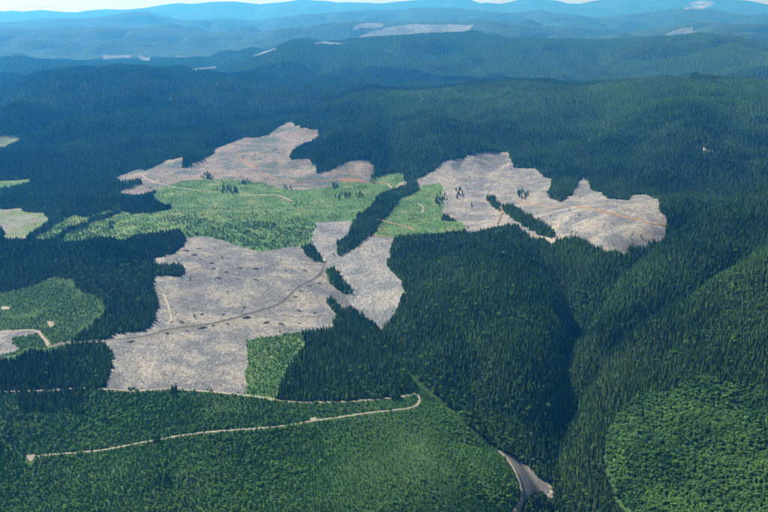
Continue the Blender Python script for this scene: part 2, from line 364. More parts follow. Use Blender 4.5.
ISLANDS = {  # stands of conifers inside the clearings (photo outlines of their footing)
 'creek_strip': [(417, 182), (420, 190), (400, 199), (392, 211), (382, 222), (371, 236), (357, 246), (342, 256), (337, 256), (338, 244), (347, 241), (352, 228), (357, 217), (370, 209), (380, 195), (395, 191), (410, 184)],
 'shadow_patch': [(327, 272), (334, 272), (341, 280), (348, 288), (351, 296), (344, 294), (335, 288), (328, 281)],
 'corner_patch': [(302, 248), (310, 247), (320, 256), (324, 263), (315, 262), (306, 255)],
 'lower_strip': [(326, 300), (334, 300), (343, 312), (355, 318), (370, 328), (384, 338), (390, 350), (350, 340), (333, 328), (338, 318)],
 'east_strip': [(486, 197), (494, 197), (501, 207), (512, 206), (522, 213), (540, 223), (548, 226), (558, 236), (551, 239), (530, 230), (515, 222), (503, 213), (489, 205)],
 'west_clump': [(108, 188), (121, 183), (141, 181), (141, 185), (117, 191)],
 'belt_a': [(42, 241), (60, 238), (66, 230), (85, 224), (90, 219), (103, 217), (120, 210), (121, 213), (103, 220), (90, 223), (85, 228), (67, 234), (60, 241)],
 'belt_b': [(121, 211), (134, 209), (150, 210), (170, 206), (171, 209), (150, 213), (130, 214)],
}
CLUMPS = [  # countable small groups of conifers standing alone: centre px, half size px, number, label
 (441, 200, 6, 7, 26, 'dark conifer in the tight clump where green plantation meets grey clearcut'),
 (459, 194, 5, 5, 14, 'conifer in the loose pale clump on the upper part of the eastern clearcut'),
 (472, 206, 2, 2, 3, 'small lone conifer low in the middle of the eastern clearcut'),
 (523, 196, 6, 5, 22, 'conifer in the round clump in the middle of the eastern grey clearcut'),
 (208, 177, 7, 3, 22, 'conifer in the clump on the lower edge of the pinkish clearcut'),
 (228, 191, 12, 4, 34, 'conifer in the long dark clump on the bright green plantation'),
 (246, 183, 5, 2, 9, 'conifer in the small group beside the long plantation clump'),
 (335, 187, 4, 3, 13, 'conifer in the clump beside the dirt road at the pink clearcut edge'),
 (343, 197, 8, 3, 14, 'conifer in the scattered group on the plantation below the dirt road'),
 (359, 197, 4, 3, 9, 'conifer in the small group on the plantation near the creek strip'),
 (112, 226, 5, 3, 12, 'conifer in the clump on the green belt at the left'),
 (288, 188, 4, 2, 5, 'conifer in the small group below the middle of the pink clearcut'),
 (373, 179, 3, 5, 12, 'tall conifer standing in front of the forest edge beside the pink clearcut'),
 (174, 396, 4, 6, 14, 'tall dark conifer in the narrow clump just below the road'),
 (396, 398, 5, 2, 8, 'dark conifer in the clump beside the hairpin bend'),
 (158, 443, 5, 2, 5, 'dark conifer beside the lower track on the second growth'),
 (165, 483, 11, 6, 14, 'tall dark conifer in the group standing in the second growth near the bottom'),
]
# raster of the near land: 3 m cells
CELL = 3.0; RX0, RY0, RX1, RY1 = -3000, 850, 3000, 6400
nx, ny = int((RX1 - RX0) / CELL), int((RY1 - RY0) / CELL)
cxs = RX0 + (np.arange(nx) + .5) * CELL; cys = RY0 + (np.arange(ny) + .5) * CELL
RXX, RYY = np.meshgrid(cxs, cys)
wob = RXX + 5 * vnoise(RXX, RYY, 26, 90), RYY + 8 * vnoise(RXX, RYY, 30, 91)
LAB = np.zeros((ny, nx), np.int16); ISL = np.zeros((ny, nx), np.int16)
for k, c in enumerate(COVER):
    LAB[inside(wob[0], wob[1], region(c[4]))] = k + 1
for k, (nm, pts) in enumerate(ISLANDS.items()):
    ISL[inside(wob[0], wob[1], region(pts))] = k + 1
def look(arr, x, y, out=0):
    i = ((x - RX0) / CELL).astype(int); j = ((y - RY0) / CELL).astype(int)
    ok = (i >= 0) & (i < nx) & (j >= 0) & (j < ny)
    return np.where(ok, arr[np.clip(j, 0, ny - 1), np.clip(i, 0, nx - 1)], out)
# open ground runs on underneath the crowns that hide its near edge
rr_ = np.hypot(RXX, RYY)
RZ = hgt(RXX, RYY)
GLAB = LAB.copy()
for s in (0.35, 0.7, 1.0):
    k = s * 10.5 * rr_ / (H - RZ)
    l2 = look(LAB, RXX + RXX / rr_ * k, RYY + RYY / rr_ * k)
    ext = np.array([0] + [EXT[c[0]] for c in COVER])[l2]
    GLAB = np.where((GLAB == 0) & (ext >= s), l2, GLAB)

# ------------------------------------------------------------------ terrain mesh, split by cover
FAR = [  # far clearings
 ('far_clearcut', 'farcut', 'pale oblong far clearcut on the hazy plain at the left', [(102, 55.5), (130, 55), (131, 57.5), (103, 61)]),
 ('far_clearcut', 'farcut', 'pale notched far clearcut right beside the oblong one', [(137, 55), (145, 57.5), (151, 58), (150, 62), (142, 61)]),
 ('far_clearcut', 'farcut', 'thin pale far clearcut sliver on the hazy plain', [(176, 56), (190, 57), (191, 58.5), (178, 58.5)]),
 ('far_clearcut', 'farcut', 'pale streaked far clearcut just above the dark blue hill', [(188, 72), (195, 68.5), (217, 66), (216, 69), (200, 71), (190, 73)]),
 ('far_clearcut', 'farcut', 'slanting pale clearcut on the left shoulder of the middle ridge', [(247, 58), (262, 52), (279, 47), (276, 50), (262, 56)]),
 ('far_clearcut', 'farcut', 'small pale clearcut above the long one on the far mountainside', [(353, 27), (366, 23), (383, 23), (384, 26), (369, 29), (356, 29)]),
 ('far_clearcut', 'farcut', 'long pale clearcut sweeping across the far mountainside', [(353, 39), (363, 33), (389, 27), (416, 23.5), (473, 25), (469, 32), (423, 34.5), (383, 37)]),
 ('far_clearcut', 'farcut', 'thin pale clearcut along the left crest of the middle ridge', [(309, 42.5), (325, 41.5), (346, 43.5), (340, 45), (315, 45)]),
 ('far_clearcut', 'farcut', 'pale clearcut on the far slope above the right end of the ridge', [(664, 34), (678, 30), (693, 28), (694, 33), (670, 36)]),
 ('snowfield', 'snow', 'pale snowy patch on the hazy far mountain at top right', [(683, 9), (692, 3), (700, 0), (715, 2), (712, 6), (703, 9)]),
]
nR, nA = GX.shape
ii, jj = np.meshgrid(np.arange(nR - 1), np.arange(nA - 1), indexing='ij')
a0 = ii * nA + jj
quads = np.stack([a0, a0 + 1, a0 + nA + 1, a0 + nA], -1).reshape(-1, 4)
VX = np.stack([GX, GY, GZ], -1).reshape(-1, 3)
ctr = VX[quads].mean(1)
lab = look(GLAB, ctr[:, 0], ctr[:, 1]).astype(int)
for k, (nm, mt, lb, pts) in enumerate(FAR):
    pw = region(pts, 2)
    s = inside(ctr[:, 0] + 25 * vnoise(ctr[:, 0], ctr[:, 1], 150, 97), ctr[:, 1] + 60 * vnoise(ctr[:, 0], ctr[:, 1], 250, 98), pw); lab[s] = 200 + k
def sub(sel, name, mt, **kw):
    q = quads[sel]; u, inv = np.unique(q, return_inverse=True)
    me = new_mesh(name, VX[u], inv.reshape(-1, 4), mt)
    me.polygons.foreach_set('use_smooth', np.ones(len(q), bool))
    return link(name, me, **kw)
dist = np.hypot(ctr[:, 0], ctr[:, 1])
sel = (lab == 0)
q = quads[sel]; u, inv = np.unique(q, return_inverse=True)
me = new_mesh('terrain', VX[u], inv.reshape(-1, 4), [M['floor'], M['canopy']], (dist[sel] > 6900).astype(int))
me.polygons.foreach_set('use_smooth', np.ones(len(q), bool))
link('terrain', me, kind='structure', label='wooded hills and ridges rolling back to the hazy horizon', cat='terrain')
for k, c in enumerate(COVER):
    s = lab == k + 1
    if s.any(): sub(s, c[0], [M[c[1]]], kind='structure', label=c[2], cat=c[3])
for k, c in enumerate(FAR):
    s = lab == 200 + k
    if s.any(): sub(s, c[0], [M[c[1]]], kind='structure', label=c[2], cat='snow' if 'snow' in c[0] else 'clearcut')

# ------------------------------------------------------------------ roads
ROADS = [  # material, width, bank height, label, line
 ('road', 4.2, 0.0, 'long pale gravel road along the foot of the big grey clearcut', [(-30, 391), (0, 391), (16, 391.5), (50, 390), (81, 388), (105, 389), (120, 391), (147, 391), (162, 388.5), (175, 389), (207, 391.5), (244, 395), (262, 397.5), (277, 400.5), (298, 402.5), (335, 402), (358, 401), (392, 398), (407, 396)]),
 ('road', 3.0, 0.0, 'pale hairpin track crossing the second growth down to a small landing', [(407, 396), (414, 393), (419, 395), (420.5, 400), (417, 406), (407, 409), (366, 413), (335, 418), (312, 421), (292, 425), (266, 428), (220, 431), (190, 434), (167, 438), (158, 440), (141, 442.5), (115, 448), (97, 451), (65, 453.5), (37, 456), (30, 458)]),
 ('road', 8.0, 1.3, 'winding gravel road with cut bank across the big grey clearcut', [(48, 347), (56, 345), (65, 343), (84, 341.5), (104, 341.5), (125, 340), (146, 337), (159, 333), (167, 330.5), (190, 327.5), (211, 324.5), (232, 319.5), (250, 314), (262, 311), (280, 305), (290, 297), (294, 291), (306, 284), (317, 278), (323, 272), (325, 263), (324, 257)]),
 ('road', 4.0, 1.2, 'faint branch track across the grey clearcut below the winding road', [(258, 313), (272, 315.5), (287, 317), (310, 318), (322, 316)]),
 ('road', 4.0, 0.8, 'faint skid track climbing the west side of the grey clearcut', [(171, 329), (172, 323), (170, 312), (168, 304), (163, 293)]),
 ('road', 6.0, 0.0, 'curved pale road through the green clearing at the left edge', [(-30, 335), (0, 332.5), (19, 330.5), (38, 330), (41, 336), (47, 341), (49, 347)]),
 ('dirt', 8.0, 0.0, 'orange dirt track running across the eastern grey clearcut', [(518, 201), (530, 204), (555, 206.5), (582, 206.5), (593, 209), (613, 214), (634, 218.5), (647, 223), (666, 225.5)]),
 ('dirt', 8.5, 0.0, 'short rust brown track between the strip and the dark hill', [(378, 219), (392, 223), (404, 226), (411, 228), (416, 231)]),
 ('dirt', 7.5, 0.0, 'rust brown track along the top of the steep grey slope', [(368, 235), (380, 236), (396, 237)]),
 ('dirt', 6.0, 1.5, 'brown track dropping to the forest edge from the eastern strip', [(500, 207), (503, 213), (501, 218), (498, 224)]),
 ('road', 5.0, 0.0, 'thin pale track looping on the small eastern plantation', [(416, 203), (421, 205), (424, 208), (422, 213)]),
 ('dirt', 6.0, 0.0, 'brown dirt road along the lower edge of the pink clearcut', [(236, 154), (243, 160), (254, 167), (268, 176), (280, 181), (300, 181.5), (330, 180.5), (345, 179), (360, 182), (385, 183), (392, 183.5)]),
 ('road', 6.0, 0.0, 'pale track leaving the pink clearcut onto the bright green plantation', [(140, 173), (148, 180), (160, 184), (176, 187.5), (190, 189), (202, 191)]),
 ('road', 6.0, 0.0, 'pale looping track on the plantation below the pink clearcut', [(246, 195), (262, 195), (275, 194.5), (284, 197), (291, 201)]),
 ('road', 6.0, 0.0, 'pale spur road at the head of the creek strip', [(388, 184), (391, 187), (393, 190), (398, 186), (402, 182)]),
 ('road', 5.5, 0.0, 'pale track rounding the gravel triangle in the ravine', [(499, 451), (508, 459), (515, 470), (521, 485), (523, 500), (517, 509), (512, 516)]),
 ('road', 5.5, 0.0, 'pale curved track on the east side of the gravel triangle', [(546, 481), (551, 486), (553.5, 492), (550, 496)]),
 ('road', 5.0, 0.0, 'thin pale track high on the wooded hill at the right', [(692, 144), (703, 149), (712, 152), (722, 153)]),
]
RMASK = np.zeros((ny, nx), bool)
def mark(x, y, rad_):
    n = int(rad_ / CELL) + 1
    i0 = ((x - RX0) / CELL).astype(int); j0 = ((y - RY0) / CELL).astype(int)
    for di in range(-n, n + 1):
        for dj in range(-n, n + 1):
            if math.hypot(di, dj) * CELL <= rad_ + 1.0:
                RMASK[np.clip(j0 + dj, 0, ny - 1), np.clip(i0 + di, 0, nx - 1)] = True
def resample(p, step):
    s = np.concatenate([[0], np.cumsum(np.linalg.norm(np.diff(p, axis=0), axis=1))])
    q = np.arange(0, s[-1], step)
    return np.stack([np.interp(q, s, p[:, 0]), np.interp(q, s, p[:, 1])], -1)
for mt, wd, bank, lb, px in ROADS:
    px = smooth_line(np.array(px, float))
    p = resample(ground(px[:, 0], px[:, 1]), 5.0)
    for _ in range(3): p[1:-1] = (p[:-2] + 2 * p[1:-1] + p[2:]) / 4
    tn = np.gradient(p, axis=0); tn /= np.linalg.norm(tn, axis=1)[:, None] + 1e-9
    nr = np.stack([-tn[:, 1], tn[:, 0]], -1)
    flip = (nr * p).sum(1) < 0; nr[flip] *= -1            # towards the far side
    if bank:                                              # keep one side along the whole line
        pass
    mark(p[:, 0], p[:, 1], wd * .5 + .6)
    rows = []
    wv = wd * (1 + .22 * vnoise(p[:, 0], p[:, 1], 22, 95))
    zc = hgt(p[:, 0], p[:, 1])
    offs = [(-.5 * wv - 1.5, -0.6), (-.5 * wv, .45), (.5 * wv, .5)]
    if bank: offs += [(.5 * wv + .5, .6 + bank), (.5 * wv + 2.6, -.8)]
    else: offs += [(.5 * wv + 1.5, -.6)]
    for o, dz in offs:
        q = p + nr * (o[:, None])
        zz = hgt(q[:, 0], q[:, 1])
        rows.append(np.column_stack([q, np.maximum(zz, zc * .6 + zz * .4) * (abs(dz) < .55) + zz * (abs(dz) >= .55) + dz]))
    n = len(p); V = np.concatenate(rows); Fq = []; mi = []
    for k in range(len(rows) - 1):
        for s in range(n - 1):
            Fq.append((k * n + s, k * n + s + 1, (k + 1) * n + s + 1, (k + 1) * n + s)); mi.append(1 if k >= 2 and bank else 0)
    me = new_mesh('logging_road', V, np.array(Fq), [M[mt], M['steep']], mi)
    link('logging_road', me, kind='structure', label=lb, cat='road')
# landings: small flat gravel pads
def pad(px, mt, lb):
    pw = smooth_line(np.vstack([region(px, 50), region(px, 50)[:1]]), 2)[:-1]
    c = pw.mean(0); n = len(pw)
    z0 = hgt(pw[:, 0], pw[:, 1])
    V = [(c[0], c[1], float(hgt(c[:1], c[1:])[0]) + .9)] + [(a, b_, z + .7) for (a, b_), z in zip(pw, z0)]
    o = (pw - c) * 1.08 + c
    V += [(a, b_, z - .8) for (a, b_), z in zip(o, hgt(o[:, 0], o[:, 1]))]
    Fc = [(0, 1 + k, 1 + (k + 1) % n) for k in range(n)] + [(1 + k, 1 + n + k, 1 + n + (k + 1) % n, 1 + (k + 1) % n) for k in range(n)]
    link('landing', new_mesh('landing', V, Fc, [M[mt]]), kind='structure', label=lb, cat='landing')
    mark(np.linspace(pw[:, 0].min(), pw[:, 0].max(), 12).repeat(12), np.tile(np.linspace(pw[:, 1].min(), pw[:, 1].max(), 12), 12), 1)
pad([(26, 456), (37, 454.5), (34, 458), (31, 463)], 'road', 'pale triangular landing at the end of the hairpin track')
pad([(47, 321.5), (54, 322), (54, 326), (50, 328)], 'road', 'small pale landing inside the green clearing at left')
pad([(1, 307), (9, 306.5), (10, 309.5), (2, 310)], 'road', 'white gravel spot at the left edge of the green clearing')
pad([(530, 500), (539, 494.5), (541, 497), (533, 503)], 'road', 'cream gravel pad below the gravel triangle in the ravine')
pad([(546, 494), (552, 494), (554, 498), (549, 499)], 'road', 'small cream gravel pad beside the curved ravine track')
pad([(310, 419), (316, 417), (318, 421), (312, 422.5)], 'road', 'pale turnout bulge on the hairpin track')
pad([(340, 178), (362, 179), (364, 182), (350, 182.5), (341, 181)], 'dirt', 'bare orange bank at the right end of the pink clearcut')

ROCKS = [
 (((442, 93), (452, 96), (470, 91), (533, 89), (548, 97), (556, 98), (566, 97), (575, 98), (582, 118), (609, 103), (634, 95), (497, 91)), 'pale rock outcrop showing among trees along the crest of the big hill', 'rock outcrops on the big hill', 12),
 (((630, 431), (634, 434), (649, 442), (627, 424), (640, 436), (664, 446)), 'pale bare rock showing through the bushy hillside', 'bare rocks on the bushy hillside', 5),
]
for pts, lb, gp, sz in ROCKS:
    g = ground(np.array([p[0] for p in pts], float), np.array([p[1] for p in pts], float))
    mark(g[:, 0], g[:, 1], sz * .9)
    if sz > 10: mark(g[:, 0] * .994, g[:, 1] * .994, sz * .8)

# ------------------------------------------------------------------ tree models (height 1)
def conifer_mesh(seed, tiers, pts, rad0, base, power=0.85, droop=0.05, trunk=True, name='conifer'):
    r_ = random.Random(seed)
    V, Fc, mi = [], [], []
    lean = (r_.uniform(-.02, .02), r_.uniform(-.02, .02))
    for k in range(tiers):
        f = k / tiers
        z = base + (0.97 - base) * f
        rr = rad0 * max((1 - f) ** power, 0.08) * r_.uniform(.82, 1.15)
        top = z + (0.97 - base) / tiers * r_.uniform(1.5, 2.1)
        o = len(V); ph = r_.uniform(0, 6.28)
        V.append((lean[0] * top, lean[1] * top, min(top, 1.0)))
        for q in range(pts * 2):
            a = ph + math.pi * q / pts
            s = rr * (r_.uniform(.85, 1.15) if q % 2 == 0 else r_.uniform(.42, .62))
            V.append((lean[0] * z + s * math.cos(a), lean[1] * z + s * math.sin(a), z - (droop * r_.uniform(.5, 1.5) * (1 - f * .6) if q % 2 == 0 else -.015)))
        for q in range(pts * 2):
            Fc.append((o, o + 1 + q, o + 1 + (q + 1) % (pts * 2))); mi.append(0)
    return V, Fc, mi
def trunk_geo(r0, top, seg=5, bottom=-0.03):
    V, Fc = [], []
    for q in range(seg):
        a = 6.2832 * q / seg; V.append((r0 * math.cos(a), r0 * math.sin(a), bottom))
    for q in range(seg):
        a = 6.2832 * q / seg; V.append((r0 * .25 * math.cos(a), r0 * .25 * math.sin(a), top))
    for q in range(seg): Fc.append((q, (q + 1) % seg, seg + (q + 1) % seg, seg + q))
    return V, Fc
def leafy_geo(seed, n=95, rx=.36, z0=.30, z1=1.0):
    """clumps of leaf-sized faces spread through an uneven crown"""
    r_ = random.Random(seed); V, Fc = [], []
    lobes = [(r_.uniform(-.15, .15), r_.uniform(-.15, .15), r_.uniform(z0 + .18, z1 - .2), r_.uniform(.17, .28)) for _ in range(6)]
    for k in range(n):
        lx, ly, lz, lr = lobes[k % 6]
        d = Vector((r_.gauss(0, 1), r_.gauss(0, 1), r_.gauss(.25, 1))).normalized()
        c = Vector((lx, ly, lz)) + d * lr * r_.uniform(.75, 1.05)
        t1 = d.orthogonal().normalized(); t2 = d.cross(t1)
        s = r_.uniform(.07, .13); a = r_.uniform(0, 6.28); o = len(V)
        for q in range(4):
            aa = a + q * 1.5708 + r_.uniform(-.3, .3)
            V.append(tuple(c + (t1 * math.cos(aa) + t2 * math.sin(aa)) * s + d * r_.uniform(-.05, .05)))
        Fc.append((o, o + 1, o + 2, o + 3))
    return V, Fc
def lib(name, meshes):
    col = bpy.data.collections.new(name)
    for k, me in enumerate(meshes):
        o = bpy.data.objects.new(f'{name}_{k}', me); col.objects.link(o)
    return col
def tree_mesh(name, crown, trunk, cm):
    V, Fc = crown[0], crown[1]; tv, tf = trunk
    o = len(V)
    return new_mesh(name, list(V) + list(tv), list(Fc) + [tuple(i + o for i in f) for f in tf], [cm, M['bark']], [0] * len(Fc) + [1] * len(tf))
L_CON = lib('conifer_kinds', [tree_mesh('conifer', conifer_mesh(s, 8, 6, rd, bs), trunk_geo(.014, .8), M['conifer']) for s, rd, bs in ((1, .15, .16), (2, .17, .12), (3, .13, .2), (4, .16, .26), (5, .19, .14))])
L_YNG = lib('young_kinds', [tree_mesh('young_conifer', conifer_mesh(s, 5, 6, rd, .08, .75), trunk_geo(.02, .6), M['young']) for s, rd in ((11, .30), (12, .26), (13, .34), (14, .30))])
L_LEAF = lib('leafy_kinds', [tree_mesh('leafy_tree', leafy_geo(s), trunk_geo(.025, .6), M['leafy']) for s in (21, 22, 23, 24)])
def log_mesh(seed):
    r_ = random.Random(seed); V, Fc = [], []
    for k in range(r_.choice((1, 2, 3))):
        L = r_.uniform(.55, 1) ; a = r_.uniform(-.5, .5) + (1.2 if k == 2 else 0); w_ = r_.uniform(.025, .05)
        cx_, cy_ = r_.uniform(-.2, .2), r_.uniform(-.3, .3); o = len(V)
        for s in (-.5, .5):
            for q in range(4):
                b_ = math.pi / 4 + q * math.pi / 2
                ww = w_ * (1 if s < 0 else .55)
                x_, y_, z_ = s * L, math.cos(b_) * ww, .05 + math.sin(b_) * ww + r_.uniform(0, .04)
                V.append((cx_ + x_ * math.cos(a) - y_ * math.sin(a), cy_ + x_ * math.sin(a) + y_ * math.cos(a), z_))
        for q in range(4): Fc.append((o + q, o + (q + 1) % 4, o + 4 + (q + 1) % 4, o + 4 + q))
        Fc += [(o + 3, o + 2, o + 1, o), (o + 4, o + 5, o + 6, o + 7)]
    return new_mesh('slash_log', V, Fc, [M['log']])
L_LOG = lib('slash_kinds', [log_mesh(s) for s in range(31, 37)])

# ------------------------------------------------------------------ scattering node tree
def scatter_tree(col):
    g = bpy.data.node_groups.new('scatter_' + col.name, 'GeometryNodeTree')
    g.interface.new_socket('Geometry', in_out='INPUT', socket_type='NodeSocketGeometry')
    g.interface.new_socket('Geometry', in_out='OUTPUT', socket_type='NodeSocketGeometry')
    N = g.nodes
    gi, go = N.new('NodeGroupInput'), N.new('NodeGroupOutput')
    ci = N.new('GeometryNodeCollectionInfo'); ci.inputs[0].default_value = col
    ci.inputs['Separate Children'].default_value = True; ci.inputs['Reset Children'].default_value = True
    ip = N.new('GeometryNodeInstanceOnPoints'); ip.inputs['Pick Instance'].default_value = True
    def attr(nm, tp):
        n = N.new('GeometryNodeInputNamedAttribute'); n.data_type = tp; n.inputs[0].default_value = nm
        return n.outputs['Attribute']
    L = g.links.new
    L(gi.outputs[0], ip.inputs['Points']); L(ci.outputs[0], ip.inputs['Instance'])
    L(attr('kind_index', 'INT'), ip.inputs['Instance Index']); L(attr('scl', 'FLOAT_VECTOR'), ip.inputs['Scale'])
    L(attr('rot', 'FLOAT_VECTOR'), ip.inputs['Rotation']); L(ip.outputs[0], go.inputs[0])
    return g
SC = {c.name: scatter_tree(c) for c in (L_CON, L_YNG, L_LEAF, L_LOG)}
def scatter(name, col, xyz, scl, rot, tint, label, cat, kind='stuff'):
    n = len(xyz)
    if n == 0: return None
    me = bpy.data.meshes.new(name)
    me.vertices.add(n); me.vertices.foreach_set('co', np.asarray(xyz, np.float32).ravel())
    for nm, tp, arr, f in (('scl', 'FLOAT_VECTOR', scl, 'vector'), ('rot', 'FLOAT_VECTOR', rot, 'vector'), ('tint', 'FLOAT', tint, 'value'),
                           ('kind_index', 'INT', rng.integers(0, len(col.objects), n), 'value')):
        a = me.attributes.new(nm, tp, 'POINT'); a.data.foreach_set(f, np.asarray(arr, np.int32 if tp == 'INT' else np.float32).ravel())
    o = link(name, me, label=label, cat=cat, kind=kind)
    md = o.modifiers.new('scatter', 'NODES'); md.node_group = SC[col.name]
    return o

# ------------------------------------------------------------------ tree positions
def fan_points(r0, r1, spacing, azmax=40.0):
    x1 = math.sin(R(azmax)) * r1
    xs = np.arange(-x1, x1, spacing); ys = np.arange(r0 * math.cos(R(azmax)), r1, spacing)
    X, Y = np.meshgrid(xs, ys); X = X + (np.arange(len(ys)) % 2)[:, None] * spacing * .5
    X = X.ravel() + rng.uniform(-.42, .42, X.size) * spacing; Y = Y.ravel() + rng.uniform(-.42, .42, Y.size) * spacing
    r = np.hypot(X, Y); a = np.abs(np.arctan2(X, Y))
    # a wide margin round the field of view; nearer land needs the wider fan
    k = (r >= r0) & (r < r1) & (a < R(azmax)) & (np.abs(X) < Y * .50 + 420)
    X, Y = X[k], Y[k]; Z = hgt(X, Y)
    k = in_sight(X, Y, Z, 30)
    return X[k], Y[k], Z[k]
def shifted(x, y, z, h):
    r = np.hypot(x, y); k = h * r / (H - z)
    return x + x / r * k, y + y / r * k
ids = {}
for k, c in enumerate(COVER): ids.setdefault(c[0], []).append(k + 1)
IS2 = ids['second_growth'][0]; ISB = ids['broadleaf_clearing'][0]
store = []      # (kind, x, y, z, height, width, tint, stand)
def near_forest():
    for r0, r1, sp, hs in ((900, 3300, 5.0, 1.0), (3300, 5400, 6.4, 1.26)):
        x, y, z = fan_points(r0, r1, sp)
        cl = vnoise(x, y, 160, 3) * .6 + vnoise(x, y, 45, 4) * .4
        h = hs * (12.6 + 2.8 * cl + rng.normal(0, 2.3, len(x)) + 5 * (rng.random(len(x)) < .08))
        l0 = look(LAB, x, y); g0 = look(GLAB, x, y)
        sx, sy = shifted(x, y, z, .72 * h); l1 = look(LAB, sx, sy)
        i0 = look(ISL, x, y); rd = look(RMASK, x, y, False) | look(RMASK, *shifted(x, y, z, .35 * h), False)
        open_ = (l1 > 0) & (l1 != IS2)
        stray = ((l0 > IS2 + 1) & (rng.random(len(x)) < .0015)) | (open_ & (l0 == 0) & (rng.random(len(x)) < .04))
        ok = (((l0 == 0) & (g0 == 0) & ~open_) | (i0 > 0) | stray) & ~rd & (rng.random(len(x)) > .04)
        x, y, z, h, i0, cl = [q[ok] for q in (x, y, z, h, i0, cl)]
        h = np.where(stray[ok], h * .6, h); h = np.where(i0 > 0, h * np.where((i0 == 2), 1.45, 1.0), h)
        tint = .06 + .25 * vnoise(x, y, 220, 5) + .14 * vnoise(x, y, 60, 6)
        yield x, y, z, h, i0, tint
parts = list(near_forest())
fx, fy, fz, fh, fi, ft = [np.concatenate(q) for q in zip(*parts)]
ppx, ppy = project(fx, fy, fz)
# sunlight on the wooded hill's crest, painted in as lighter crown tint; broad-leaved trees along the draws
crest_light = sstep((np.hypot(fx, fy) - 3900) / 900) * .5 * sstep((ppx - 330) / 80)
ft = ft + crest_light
bx, by = plane(np.array([470, 505, 540, 575]), np.array([372, 395, 420, 440]))
dl, _ = poly_dist(fx, fy, list(zip(bx, by)))
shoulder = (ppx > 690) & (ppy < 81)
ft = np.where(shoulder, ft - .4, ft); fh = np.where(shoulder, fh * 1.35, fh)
leafy_p = .03 + .22 * np.exp(-(dl / 45) ** 2) + .10 * sstep(vnoise(fx, fy, 130, 7) * 2) * (np.hypot(fx, fy) < 2600) + .5 * sstep((ppx - 330) / 80) * sstep((np.hypot(fx, fy) - 4500) / 500) * sstep(vnoise(fx, fy, 200, 8) * 2.2 + .2)
isl = rng.random(len(fx)) < leafy_p
# ------------------------------------------------------------------ stands of forest as stuff
L_ = lambda pts: region(pts, 8)
def in_px(x, y, pts): return inside(ppx if x is None else x, ppy if y is None else y, np.array(pts, float))
stand = np.zeros(len(fx), int)
STANDS = ['dark conifer forest on the hill and ravine slopes at centre and right',
          'dense dark conifer forest west of the grey clearcut',
          'dark conifer block above the hairpin road in front of the ravine',
          'dark conifer block at the left edge on both sides of the road',
          'dark conifer forest on the big hill behind the eastern clearcut',
          'blue green conifer belts around the left meadow and pink clearcut',
          'dark conifers of the diagonal strip along the creek between clearcuts',
          'dark conifer patch casting a long shadow on the grey slope',
          'conifers of the thin strip running across the eastern clearcut',
          'conifers of the strip below the steep grey slope']
stand[(ppx < 420) & (ppy < 232)] = 5
stand[(ppx > 285) & (ppy < 205)] = 4
stand[(ppx > 540) & (ppy < 225)] = 4
stand[(ppx < 260) & (ppy >= 218)] = 1
stand[(ppx < 130) & (ppy > 336)] = 3
stand[in_px(None, None, [(296, 322), (345, 322), (395, 350), (425, 400), (400, 410), (262, 410)])] = 2
for nm, s in (('creek_strip', 6), ('shadow_patch', 7), ('corner_patch', 7), ('lower_strip', 9), ('east_strip', 8), ('west_clump', 5), ('belt_a', 5), ('belt_b', 5)):
    stand[fi == list(ISLANDS).index(nm) + 1] = s
def pack(x, y, z, h, wk, t):
    n = len(x)
    xyz = np.column_stack([x, y, z - .3])
    ww = h * wk
    scl = np.column_stack([ww, ww, h])
    rot = np.column_stack([rng.normal(0, .03, n), rng.normal(0, .03, n), rng.uniform(0, 6.28, n)])
    return xyz, scl, rot, t
# individuals: the conifers that show largest, nearest the camera inside the frame
sizepx = F * fh / np.sqrt(fx ** 2 + fy ** 2 + (fz - H) ** 2)
vis = (ppx > 4) & (ppx < 764) & (ppy < 522) & (ppy > 300) & ~isl & ((fz + 12 - H) / np.hypot(fx, fy) > grid_at(RUN, fx, fy) - .004)
cand = np.nonzero(vis)[0]; cand = cand[np.argsort(-sizepx[cand])][:80]
single = np.zeros(len(fx), bool); single[cand] = True

CROWN = [new_mesh('crown', *conifer_mesh(s, 11, 8, rd, bs)[:2], [M['conifer']]) for s, rd, bs in ((51, .16, .14), (52, .17, .12), (53, .14, .2), (54, .18, .16))]
TRUNK = new_mesh('trunk', *trunk_geo(.015, .85, 6), [M['bark']])
YCROWN = [new_mesh('crown', *conifer_mesh(s, 7, 8, rd, .08, .75)[:2], [M['young']]) for s, rd in ((61, .30), (62, .27), (63, .33))]
LCROWN = [new_mesh('crown', *leafy_geo(s, 150), [M['leafy']]) for s in (71, 72, 73)]
YTRUNK = new_mesh('trunk', *trunk_geo(.022, .7, 6), [M['bark']])
def tree(name, crowns, trunk, x, y, z, h, wk, t, label, cat, group):
    e = bpy.data.objects.new(name, None); C.objects.link(e)
    e.location = (x, y, z - .3); e.rotation_euler = (0, 0, random.uniform(0, 6.28)); e.scale = (h * wk, h * wk, h)
    e.empty_display_size = .1
    e['label'] = label; e['category'] = cat; e['group'] = group
    for nm, me in (('crown', random.choice(crowns)), ('trunk', trunk)):
        o = bpy.data.objects.new(nm, me); C.objects.link(o); o.parent = e; o['tint'] = float(t)
for k in cand:
    lab_ = 'tall dark conifer among the nearest trees of the ravine forest at the bottom'
    tree('conifer_tree', CROWN, TRUNK, fx[k], fy[k], fz[k], fh[k], random.uniform(1.2, 1.6), ft[k], lab_, 'tree', 'nearest conifers of the ravine forest')
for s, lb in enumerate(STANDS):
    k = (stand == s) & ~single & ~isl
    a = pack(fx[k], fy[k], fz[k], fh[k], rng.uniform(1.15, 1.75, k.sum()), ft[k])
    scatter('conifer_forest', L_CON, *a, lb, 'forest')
k = isl & (np.hypot(fx, fy) < 4000)
a = pack(fx[k], fy[k], fz[k], fh[k] * .72, rng.uniform(.9, 1.3, k.sum()), ft[k] + .1)
